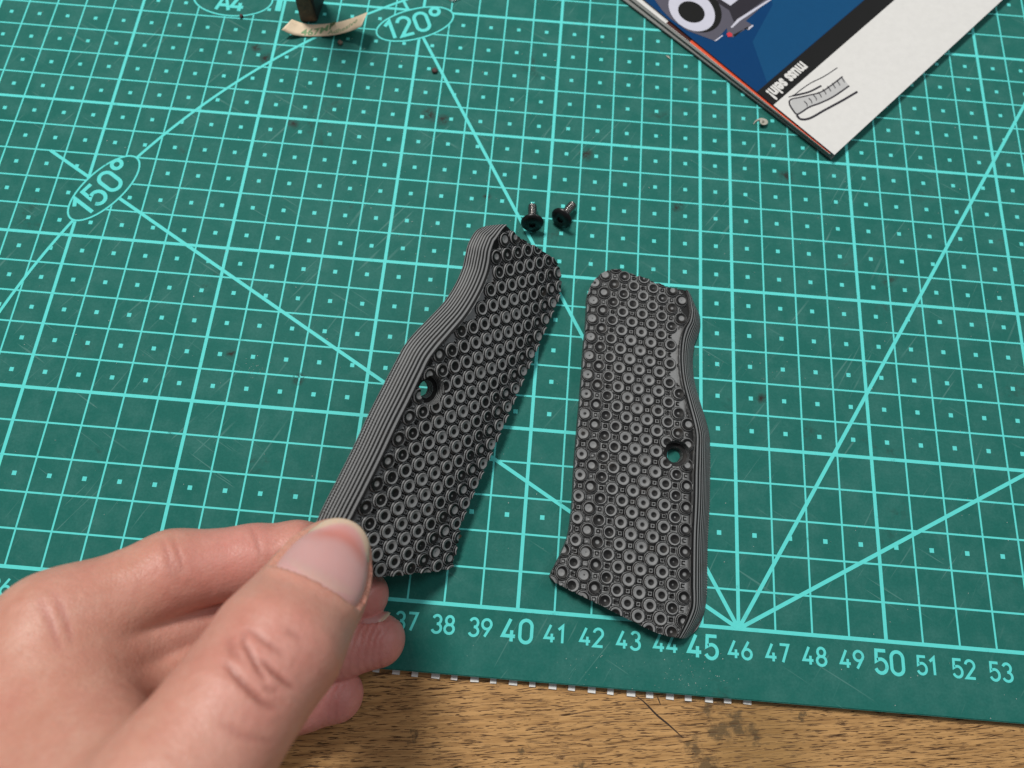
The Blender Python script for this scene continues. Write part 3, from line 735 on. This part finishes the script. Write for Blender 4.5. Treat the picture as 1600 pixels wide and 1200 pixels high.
# ---------------------------------------------------------------- screws
def mat_steel():
    t = NT('black_oxide_steel')
    return t.out(t.mix(t.noise(900, 3), (0.004, 0.004, 0.0045), (0.009, 0.009, 0.010)), t.mix(t.noise(500, 3), (0.26,) * 3, (0.40,) * 3), Metallic=0.0, Specular_IOR_Level=0.42)
M_BLK = mat_steel()
M_THR = plain('worn_steel_thread', (0.26, 0.25, 0.24), 0.24, 0.25, 900, Metallic=1.0)
def lathe(prof, n=48):
    V = []; F = []
    for r, z in prof:
        for k in range(n): V.append((r * math.cos(2 * math.pi * k / n), r * math.sin(2 * math.pi * k / n), z))
    for i in range(len(prof) - 1):
        for k in range(n):
            a, b = i * n + k, i * n + (k + 1) % n; F.append((a, b, b + n, a + n))
    return V, F
HRD, SR, SL = 0.365, 0.168, 0.74
def make_screw(head_px, tip_px, label, roll):
    h = at(*head_px, .30); t = at(*tip_px, .13); ax = np.array([t[0] - h[0], t[1] - h[1], 0]); ax /= np.linalg.norm(ax)
    tilt = math.asin((HRD - SR) / (SL + .02))
    zdir = Vector((ax[0] * math.cos(tilt), ax[1] * math.cos(tilt), -math.sin(tilt)))   # head -> tip
    root = empty('screw', W((h[0], h[1], 0.0)))
    tag(root, label, 'screw', 'grip screws')
    rot = Matrix((Vector(zdir).orthogonal().normalized(), Vector(zdir).cross(Vector(zdir).orthogonal().normalized()), Vector(zdir))).transposed() @ Matrix.Rotation(roll, 3, 'Z')
    org = np.array([h[0], h[1], HRD * math.cos(tilt) + 0.004])
    def put(name, V, F, m, smooth=True):
        VV = [org + np.array(rot @ Vector(q)) for q in V]
        o = obj(name, VV, F, m, None, smooth); under(o, root); o.data.set_sharp_from_angle(angle=math.radians(38)); return o
    # domed head with a hexagon socket (axis: +z towards the tip)
    prof = [(0.125, -0.118), (0.20, -0.112), (0.27, -0.098), (0.325, -0.075), (0.352, -0.045), (HRD, -0.015), (HRD, 0.0), (0.345, 0.014), (SR + .03, 0.030), (SR, 0.05)]
    V, F = lathe(prof, 48)
    n = 48; hexr = 0.105
    def hx(k):
        a = 2 * math.pi * k / n; s = (a % (math.pi / 3)) - math.pi / 6
        return hexr * math.cos(math.pi / 6) / math.cos(s) / math.cos(math.pi / 6) * 1.0
    i0 = len(V)
    for z, sc in ((-0.116, 1.0), (-0.04, 1.0), (-0.03, 0.0)):
        for k in range(n): a = 2 * math.pi * k / n; V.append((hx(k) * sc * math.cos(a), hx(k) * sc * math.sin(a), z))
    for k in range(n):
        kn = (k + 1) % n
        F.append((k, i0 + k, i0 + kn, kn)); F.append((i0 + k, i0 + n + k, i0 + n + kn, i0 + kn)); F.append((i0 + n + k, i0 + 2 * n + k, i0 + 2 * n + kn, i0 + n + kn))
    F = [q[::-1] for q in F]
    put('head', V, F, M_BLK)
    V, F = lathe([(SR, 0.03), (SR, 0.20), (SR - .025, 0.215)], 32); put('shank', V, [q[::-1] for q in F], M_BLK)
    # helical thread
    V = []; F = []; n = 32; pitch = 0.072; turns = 8; m = turns * 10
    for j in range(m + 1):
        for k in range(n):
            z = 0.215 + (SL - .215) * j / m; ph = (z / pitch - k / n) % 1.0
            r = SR - 0.030 + 0.013 * math.cos(2 * math.pi * ph)
            if j > m - 5: r *= 1 - 0.05 * (j - m + 5)
            V.append((r * math.cos(2 * math.pi * k / n), r * math.sin(2 * math.pi * k / n), z))
    for j in range(m):
        for k in range(n): a, b = j * n + k, j * n + (k + 1) % n; F.append((a, a + n, b + n, b))
    F.append(tuple(m * n + k for k in range(n)))
    put('thread', V, F, M_THR, True)
    return root
make_screw((831.5, 349), (832, 319), 'black button head screw lying beside its twin, straight in line with the grid', 0.2)
make_screw((877.5, 342), (897, 318), 'black button head screw lying aslant with its threaded end turned away to one side', 0.5)

# ---------------------------------------------------------------- magazines
M_PAGE = NT('paper_edges')
t = M_PAGE; sp_ = t.n('ShaderNodeSeparateXYZ'); t.l(t.tc.outputs['Object'], sp_.inputs[0])
pl = t.noise(1.0, 3, .6, t.mapping((30, 30, 5200)))
M_PAGE = t.out(t.mix(pl, (0.15, 0.155, 0.15), (0.36, 0.36, 0.345)), 0.75)
def ink_mat(name, c, rough=0.3): return plain(name, c, rough, 0.06, 500, Specular_IOR_Level=0.3)
C_ORANGE, C_BROWN, C_PAPER = ink_mat('orange_print', (0.78, 0.105, 0.045)), ink_mat('brown_print', (0.070, 0.022, 0.018)), ink_mat('white_print', (0.74, 0.73, 0.71))
C_BLUE, C_BLUE2, C_BLACK = ink_mat('blue_print', (0.0003, 0.044, 0.150)), ink_mat('pale_blue_print', (0.004, 0.070, 0.185)), ink_mat('black_print', (0.012, 0.012, 0.012))
C_GUN, C_GUN2, C_LILAC, C_RED = ink_mat('grey_print', (0.105, 0.10, 0.13)), ink_mat('dark_grey_print', (0.030, 0.027, 0.036)), ink_mat('lilac_print', (0.60, 0.60, 0.70)), ink_mat('red_print', (0.60, 0.05, 0.07))
C_SOFT = ink_mat('light_grey_print', (0.52, 0.52, 0.52))
def seg_at(p, q, z): return at(*p, z)[:2], at(*q, z)[:2]
def extend(a, b, k0, k1):
    d = (b - a) / np.linalg.norm(b - a); return a - d * k0, b + d * k1
H1, H2 = 0.26, 0.315
lb = extend(*seg_at((969.6, 0), (1250, 214), 0.0), 14, 1.3)
lt = extend(*seg_at((994.7, 0), (1249.6, 203), H1), 14, 1.3)
ut = extend(*seg_at((1007, 0), (1249.6, 198), H2), 14, 1.5)
def slab(name, A0, A1, B0, B1, depth, z0, z1, m, par):
    """sheet block whose front edge runs A0-A1 at z0 and B0-B1 at z1"""
    d = (A1 - A0) / np.linalg.norm(A1 - A0); nn = np.array([-d[1], d[0]])
    if nn[1] < 0: nn = -nn
    v = [(*A0, z0), (*A1, z0), (*(A1 + nn * depth), z0), (*(A0 + nn * depth), z0), (*B0, z1), (*B1, z1), (*(B1 + nn * depth), z1), (*(B0 + nn * depth), z1)]
    f = [(3, 2, 1, 0), (4, 5, 6, 7), (0, 1, 5, 4), (1, 2, 6, 5), (2, 3, 7, 6), (3, 0, 4, 7)]
    return under(obj(name, v, f, m), par)
low = empty('magazine', W((*lb[1], 0)))
tag(low, 'magazine with grey page edges and orange margin lying directly on the mat', 'magazine', 'stacked magazines')
mix2 = lambda k: (lb[0] + (lt[0] - lb[0]) * k, lb[1] + (lt[1] - lb[1]) * k)
slab('back_cover', *mix2(0), *mix2(.06), 19.5, 0.012, 0.03, plain('grey_card', (0.11, 0.11, 0.105), .5), low)
nin = (np.array([0.64, 0.77]))
def off(pr, k): return (pr[0] + nin * k, pr[1] + nin * k)
slab('page_block', *off(mix2(.06), .008), *mix2(.50), 19.4, 0.031, H1 * .50, M_PAGE, low)
slab('divider_sheet', *off(mix2(.52), .05), *off(mix2(.56), .05), 19.4, H1 * .50, H1 * .57, plain('dark_sheet', (.03, .03, .03), .7), low)
slab('page_block', *off(mix2(.57), .012), *off(mix2(.93), .004), 19.4, H1 * .57, H1 * .93, M_PAGE, low)
slab('front_cover', *off(mix2(.95), .004), *mix2(1.0), 19.5, H1 * .93 + .001, H1, C_PAPER, low)
def sheet(name, pts, m, z, par):
    v = [(x, y, z) for x, y in pts]
    ar = sum(v[i - 1][0] * v[i][1] - v[i][0] * v[i - 1][1] for i in range(len(v)))
    f = [tuple(range(len(v)))] if ar > 0 else [tuple(range(len(v)))[::-1]]
    return under(obj(name, v, f, m), par)
ld = (lt[1] - lt[0]) / np.linalg.norm(lt[1] - lt[0]); ln = np.array([-ld[1], ld[0]])
if ln[1] < 0: ln = -ln
def lpt(s, dpt): return lt[0] + ld * s + ln * dpt
s1 = (at(1041, 36, H1)[:2] - lt[0]) @ ld; s2 = (at(1078, 65, H1)[:2] - lt[0]) @ ld; s3 = np.linalg.norm(lt[1] - lt[0])
sheet('brown_panel', [lpt(s1, .006), lpt(s2, .006), lpt(s2, 2), lpt(s1, 2)], C_BROWN, H1 + .004, low)
sheet('orange_panel', [lpt(s2, .006), lpt(s3 - .01, .006), lpt(s3 - .01, 3), lpt(s2, 3)], C_ORANGE, H1 + .004, low)
up = empty('magazine', W((*ut[1], H1)))
tag(up, 'blue magazine with a drawn pistol muzzle on its cover, lying on top of another', 'magazine', 'stacked magazines')
ud = (ut[1] - ut[0]) / np.linalg.norm(ut[1] - ut[0]); un = np.array([-ud[1], ud[0]])
if un[1] < 0: un = -un
def uo(k): return (ut[0] + un * k, ut[1] + un * k)
slab('page_block', *uo(.03), *uo(.02), 20.8, H1 + .006, H2 - .016, plain('dark_paper_edges', (0.05, 0.05, 0.055), .7, .4, 900), up)
slab('front_cover', *uo(.004), *uo(0), 21.0, H2 - .015, H2, C_BLUE, up)
def cp(pts, ox=1000, oy=0, sc=260 / 1418): return [at(ox + a * sc, oy + b * sc, H2)[:2] for a, b in pts]
def cq(pts): return cp(pts, 1110, 100, 150 / 1440)
z = H2
L_ = 0.0028
def uq(s, dpt): return ut[0] + ud * s + un * dpt
sB0 = (cq([(720, 400)])[0] - ut[0]) @ ud; sB1 = (cq([(955, 610)])[0] - ut[0]) @ ud; sE = np.linalg.norm(ut[1] - ut[0])
sheet('paler_panel', [uq(sB0 - .02, .55), uq(sB0 - .02, 20.9), uq(sB0 - 3.4, 20.9), uq(sB0 - 3.5, 4.6), uq(sB0 - 2.1, 3.3), uq(sB0 - 1.5, 1.5)], C_BLUE2, z + L_, up)
sheet('title_band', [uq(sB0, .003), uq(sB1, .003), uq(sB1, 20.95), uq(sB0, 20.95)], C_BLACK, z + 2 * L_, up)
sheet('shaded_figure', cq([(1215, 535), (1330, 510), (1480, 478), (1640, 438), (1800, 338), (1980, 196), (2075, 330), (1830, 492), (1640, 580), (1480, 640), (1340, 728), (1292, 742), (1200, 620)]), C_SOFT, z + 3 * L_, up)
sheet('white_panel', [uq(sB1, .003), uq(sE - .005, .003), uq(sE - .005, 20.95), uq(sB1, 20.95)], C_PAPER, z + 2 * L_, up)
# drawn pistol: frame, slide, muzzle ring and bore
sheet('drawn_frame', cp([(-60, -260), (190, 90), (260, 160), (400, 260), (640, 350), (740, 240), (745, 300), (790, 320), (830, 290), (960, 215), (900, 180), (1110, -10), (1500, -330), (700, -700)]), C_GUN, z + 2 * L_, up)
sheet('drawn_slide', cp([(640, 10), (760, 90), (800, 190), (830, 170), (1060, 0), (1400, -260), (1300, -420), (860, -100)]), C_GUN2, z + 3 * L_, up)
sheet('drawn_highlight', cp([(690, 0), (770, 50), (860, -20), (1180, -260), (1090, -330), (760, -90)]), C_LILAC, z + 4 * L_, up)
sheet('drawn_edge', cp([(770, 235), (830, 165), (1100, -5), (1390, -230), (1410, -215), (1120, 0), (850, 180), (785, 240)]), C_LILAC, z + 4 * L_, up)
sheet('drawn_sight_edge', cp([(630, 352), (700, 300), (706, 308), (650, 350)]), C_LILAC, z + 4 * L_, up)
sheet('drawn_rail_edge', cp([(905, 250), (960, 212), (966, 222), (925, 258)]), C_LILAC, z + 4 * L_, up)
sheet('drawn_notch', cp([(790, 300), (860, 262), (920, 228), (925, 250), (880, 250), (810, 312)]), C_BLACK, z + 4 * L_, up)
sheet('drawn_spring_end', cp([(735, 290), (760, 275), (785, 290), (785, 312), (750, 318)]), C_RED, z + 5 * L_, up)
def ellp(cx, cy, a_, b_, t_, n=48):
    return [(cx + a_ * math.cos(q) * math.cos(t_) - b_ * math.sin(q) * math.sin(t_), cy + a_ * math.cos(q) * math.sin(t_) + b_ * math.sin(q) * math.cos(t_)) for q in np.linspace(0, 2 * math.pi, n, endpoint=False)]
sheet('drawn_barrel', cp(ellp(480, 80, 232, 178, .62)), C_BLACK, z + 4 * L_, up)
sheet('drawn_muzzle_ring', cp(ellp(440, 90, 215, 158, .62)), C_LILAC, z + 5 * L_, up)
sheet('drawn_bore', cp(ellp(437, 105, 118, 86, .40)), C_BLACK, z + 6 * L_, up)
# small ink sketch in the white panel
sk = Ink()
def pen(pts, wd, k): sk.ribbon([tuple(q) for q in catmull(np.array(cq(pts)), 6, False)], wd, z + k * L_)
pen([(1180, 560), (1215, 530), (1330, 505), (1480, 470), (1640, 430), (1800, 330), (1980, 190)], .05, 4)
pen([(1180, 560), (1190, 620), (1240, 700), (1290, 755), (1340, 740), (1480, 650), (1640, 590), (1830, 500), (2080, 330)], .055, 5)
pen([(1170, 500), (1250, 470), (1340, 400), (1500, 290), (1700, 190), (1900, 60)], .03, 6)
pen([(1230, 480), (1330, 460), (1480, 420), (1660, 330)], .06, 7)
pen([(1290, 770), (1350, 830), (1480, 820), (1700, 700), (1960, 560), (2200, 420)], .07, 8)
for k_ in range(9): pen([(1400 + 70 * k_, 560 - 45 * k_), (1440 + 70 * k_, 600 - 42 * k_), (1450 + 70 * k_, 640 - 45 * k_)], .022, 9)
sk.done('ink_sketch', C_GUN2, up)
# lettering on the band, reading towards the page edge
def text_mesh(txt, size, bold, sx, m, name, par, origin, rdir, updir, z):
    cu = bpy.data.curves.new(name, 'FONT'); cu.body = txt; cu.size = size; cu.offset = bold; cu.resolution_u = 3; cu.fill_mode = 'FRONT'
    o = bpy.data.objects.new(name, cu); COL.objects.link(o)
    me = bpy.data.meshes.new_from_object(o.evaluated_get(bpy.context.evaluated_depsgraph_get()))
    bpy.data.objects.remove(o); bpy.data.curves.remove(cu)
    co = np.zeros(len(me.vertices) * 3); me.vertices.foreach_get('co', co); co = co.reshape(-1, 3)
    fs = [tuple(p_.vertices) for p_ in me.polygons]; xr = co[:, 0].max()
    V = [(*(origin + rdir * (x - xr) * sx + updir * y), z) for x, y, _ in co]
    return V, fs, m, name, par
rd, ud2 = -un, ud                     # text runs towards the page edge, its top looks along the edge
org2 = uq(sB0 + 0.20, .22)
V, fs, m_, nm, pr = text_mesh('muss sein!', 0.66, 0.028, 0.70, C_PAPER, 'lettering', up, org2, rd, ud2, z + 4 * L_)
under(obj(nm, V, fs, m_), up)

# ---------------------------------------------------------------- release paper, steel bar, crumbs
M_PAPER = NT('release_paper'); t = M_PAPER
M_PAPER = t.out(t.mix(t.noise(400, 3), (0.80, 0.62, 0.43), (0.88, 0.72, 0.52)), 0.6)
tp = [(440, 46.5), (463, 38), (480, 40), (505, 42), (530, 38), (552, 30), (574, 19)]
topx = [(456, 30), (468, 34.5), (482, 38), (505, 37.5), (530, 34), (552, 27.5), (574, 19)]
botx = [(440, 46.5), (456, 53.5), (470, 56), (500, 56.5), (526, 54), (550, 47.5), (564, 41)]
zt = [.30, .16, .06, .05, .16, .40, .72]
N_ = 40
def smooth1(l, n):
    return catmull(np.array(l, float), max(2, n // (len(l) - 1)), False)
zz = smooth1([(q, 0) for q in zt], N_)[:, 0]; tc_, bc_ = smooth1(topx, N_), smooth1(botx, N_)
V = []; F = []
for i in range(len(tc_)):
    for k in range(5):
        pt = tc_[i] * (1 - k / 4) + bc_[i] * (k / 4); V.append(tuple(at(pt[0], pt[1], zz[i])))
    if i:
        for k in range(4): a = (i - 1) * 5 + k; F.append((a, a + 1, a + 6, a + 5))
rp = obj('release_paper', V, F, M_PAPER, None, True)
sdf = rp.modifiers.new('thickness', 'SOLIDIFY'); sdf.thickness = 0.00012
tag(rp, 'curled strip of beige adhesive backing paper with green print', 'paper strip')
GRN = plain('green_print', (0.20, 0.36, 0.17), .6)
bv2 = BVHTree.FromPolygons([Vector(q) for q in V], F)
def paper_text(txt, p0, p1, hpx, bold):
    cu = bpy.data.curves.new('t', 'FONT'); cu.body = txt; cu.size = 1; cu.resolution_u = 2; cu.offset = bold
    o = bpy.data.objects.new('t', cu); COL.objects.link(o)
    me = bpy.data.meshes.new_from_object(o.evaluated_get(bpy.context.evaluated_depsgraph_get())); bpy.data.objects.remove(o)
    co = np.array([v_.co[:] for v_ in me.vertices]); fs = [tuple(q.vertices) for q in me.polygons]
    wmax = co[:, 0].max(); p0 = np.array(p0, float); p1 = np.array(p1, float); out = []
    for x, y, _ in co:
        s = x / wmax; base = p0 + (p1 - p0) * s + np.array([0, 5.0 * math.sin(math.pi * s)]) ; px = base + np.array([0.18, -1.0]) * y * hpx
        h = bv2.ray_cast(Vector(CAM), Vector(ray(*px)).normalized())
        q = np.array(h[0]) if h[0] is not None else at(px[0], px[1], .3)
        d_ = CAM - q; out.append(q + d_ / np.linalg.norm(d_) * 0.006)
    o = obj('lettering', out, fs, GRN, rp)
paper_text('467MP', (470, 54.5), (523, 42), 13.5, .022)
paper_text('Adhesive', (512, 53.5), (558, 33.5), 9.5, .006)

RUST = NT('rusty_steel'); t = RUST
rn = t.noise(260, 6, .75)
RUST = t.out(t.mix(t.ramp(rn, [(.4, 0.), (.62, 1.)]), (0.050, 0.040, 0.028), (0.150, 0.090, 0.048)), 0.6, t.bump(rn, .5, .0006))
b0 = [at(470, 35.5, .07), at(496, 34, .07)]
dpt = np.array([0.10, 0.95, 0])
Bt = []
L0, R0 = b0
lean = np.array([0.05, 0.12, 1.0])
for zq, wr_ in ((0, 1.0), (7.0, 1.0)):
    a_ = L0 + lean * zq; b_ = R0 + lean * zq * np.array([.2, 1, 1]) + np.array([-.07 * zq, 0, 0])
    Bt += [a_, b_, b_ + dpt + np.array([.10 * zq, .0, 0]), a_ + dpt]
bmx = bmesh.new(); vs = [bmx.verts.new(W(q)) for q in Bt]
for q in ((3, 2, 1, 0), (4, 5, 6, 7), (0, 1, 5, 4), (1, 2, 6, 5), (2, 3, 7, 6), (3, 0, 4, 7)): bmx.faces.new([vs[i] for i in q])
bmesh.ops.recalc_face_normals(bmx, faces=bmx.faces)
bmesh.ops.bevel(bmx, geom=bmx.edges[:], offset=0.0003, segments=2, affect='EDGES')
for fc in bmx.faces: fc.material_index = 0 if fc.normal.y < -0.6 else 1  # all but the front face get a near-black that paints in their shade
me = bpy.data.meshes.new('steel_bar'); bmx.to_mesh(me); bmx.free(); me.materials.append(RUST); me.materials.append(plain('side_shade_black', (0.006, 0.006, 0.006), .6))
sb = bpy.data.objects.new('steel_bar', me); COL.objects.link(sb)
tag(sb, 'steel bar with rusty brown face and sides darkened as if in shade standing upright by the backing paper', 'steel bar')

def crumb(px, py, r, m, label, cat, flat=.7, seed=0):
    rg = np.random.default_rng(seed); bm_ = bmesh.new(); bmesh.ops.create_icosphere(bm_, subdivisions=2, radius=r)
    c = at(px, py, r * flat)
    for v_ in bm_.verts:
        k = 1 + rg.uniform(-.22, .22); v_.co = Vector(W(np.array([v_.co.x * k + c[0], v_.co.y * k * 1.1 + c[1], v_.co.z * k * flat + c[2]])))
    me = bpy.data.meshes.new('crumb'); bm_.to_mesh(me); bm_.free(); me.materials.append(m)
    for p_ in me.polygons: p_.use_smooth = True
    o = bpy.data.objects.new('crumb', me); COL.objects.link(o); tag(o, label, cat); return o
M_CRB = plain('brown_crumb', (0.16, 0.11, 0.085), .7, .4, 2000); M_CRB2 = plain('reddish_crumb', (0.075, 0.035, 0.03), .7, .4, 2000)
crumb(531.5, 66.5, .085, M_CRB, 'small light brown crumb on the mat just below the curled backing paper', 'crumb', .75, 1)
crumb(679, 110, .10, M_CRB2, 'dark red crumb on the mat beside the long diagonal line below the 120 degree badge', 'crumb', .5, 2)
crumb(377, 25, .07, M_CRB2, 'dark crumb on the rim of the A4 badge on the mat', 'crumb', .7, 3)
# curled shaving
M_SHAV = plain('pale_shaving', (0.42, 0.40, 0.34), .5, .15, 900)
pts = [(1177, 194.5), (1180, 190.5), (1185, 188), (1190, 188), (1194.5, 190.5), (1195.5, 193.5), (1193, 196), (1189, 196.3), (1187.5, 194), (1190, 192.5)]
C = catmull(np.array([at(a, b)[:2] for a, b in pts]), 5, False); V = []; F = []
for i, q in enumerate(C):
    d_ = C[min(i + 1, len(C) - 1)] - C[max(i - 1, 0)]; d_ /= np.linalg.norm(d_); n_ = np.array([-d_[1], d_[0]]); s = i / (len(C) - 1)
    wq = .012 + .055 * min(1, s * 1.6); z0 = .01 + .05 * s
    V += [(*(q + n_ * wq), z0 + .10 * s), (*(q - n_ * wq), z0)]
    if i: F.append((2 * i - 2, 2 * i, 2 * i + 1, 2 * i - 1))
sh = obj('shaving', V, F, M_SHAV, None, True); sh.modifiers.new('thickness', 'SOLIDIFY').thickness = 0.0001
tag(sh, 'small pale curled shaving on the mat near the magazine edge', 'shaving')
# clear offcut at the top of the mat
def glassy():
    t = NT('clear_plastic'); m = t.out((0.9, 0.92, 0.92), 0.08); t.b.inputs['Transmission Weight'].default_value = 0.85; return m
pp = [at(*q)[:2] for q in [(699, -2), (706.5, 4), (719, -1), (722, -14), (704, -16)]]
V = [(x, y, .015) for x, y in pp] + [(x, y, .07) for x, y in pp]; n = len(pp)
F = [tuple(range(n))[::-1], tuple(range(n, 2 * n))] + [(i, (i + 1) % n, n + (i + 1) % n, n + i) for i in range(n)]
oc = obj('plastic_offcut', V, F, glassy()); tag(oc, 'clear plastic offcut lying above the 120 degree badge', 'offcut')
# thin slivers
def sliver(p, q, wd, label, m):
    a, b = at(*p)[:2], at(*q)[:2]; d_ = b - a; n_ = np.array([-d_[1], d_[0]]) / np.linalg.norm(d_) * wd
    V = [(*a, .012), (*((a + b) / 2 + n_), .03), (*b, .012), (*((a + b) / 2 - n_), .03)]
    V += [(x, y, z - .01) for x, y, z in V]
    F = [(0, 3, 2, 1), (4, 5, 6, 7)] + [(i, (i + 1) % 4, 4 + (i + 1) % 4, 4 + i) for i in range(4)]
    o = obj('sliver', V, F, m); tag(o, label, 'sliver'); return o
sliver((1040, 86.5), (1048, 93), .035, 'thin pale sliver on the mat close to the magazine page edges', M_SHAV)
sliver((717.5, 834), (718.5, 842), .07, 'tiny tan chip on the mat beside the lower corner of the held grip panel', plain('tan_chip', (.20, .15, .10), .6))
# dust and cut flecks all over the mat
V = []; F = []
def fleck(x, y, s):
    n = len(V); k = 4; a0 = random.uniform(0, 6.3); el = random.uniform(.3, 1)
    for i in range(k):
        a = a0 + i * 2 * math.pi / k; dx, dy = math.cos(a) * s * random.uniform(.6, 1.2), math.sin(a) * s * el
        V.append((x + dx, y + dy, .0125 + random.uniform(0, .004)))
    F.append(tuple(range(n, n + k)))
for _ in range(900): fleck(random.uniform(18, 58), random.uniform(-1.7, 24), random.choice([.006, .008, .010, .013, .018]))
for cx, cy, sp, n in ((44.6, -1.2, .5, 60), (31.6, 6.1, .25, 30), (45.3, 7.6, .35, 26), (36, 11, .5, 20), (47, 7.5, .5, 20), (42, -1.3, .6, 25)):
    for _ in range(n): fleck(cx + random.gauss(0, sp), max(-1.7, cy + random.gauss(0, sp * .6)), random.choice([.007, .010, .015]))
du = obj('dust', V, F, plain('dust_flecks', (0.42, 0.50, 0.46), .8, .3, 2000)); tag(du, 'pale dust and cutting flecks scattered over the mat', 'dust', kind='stuff')
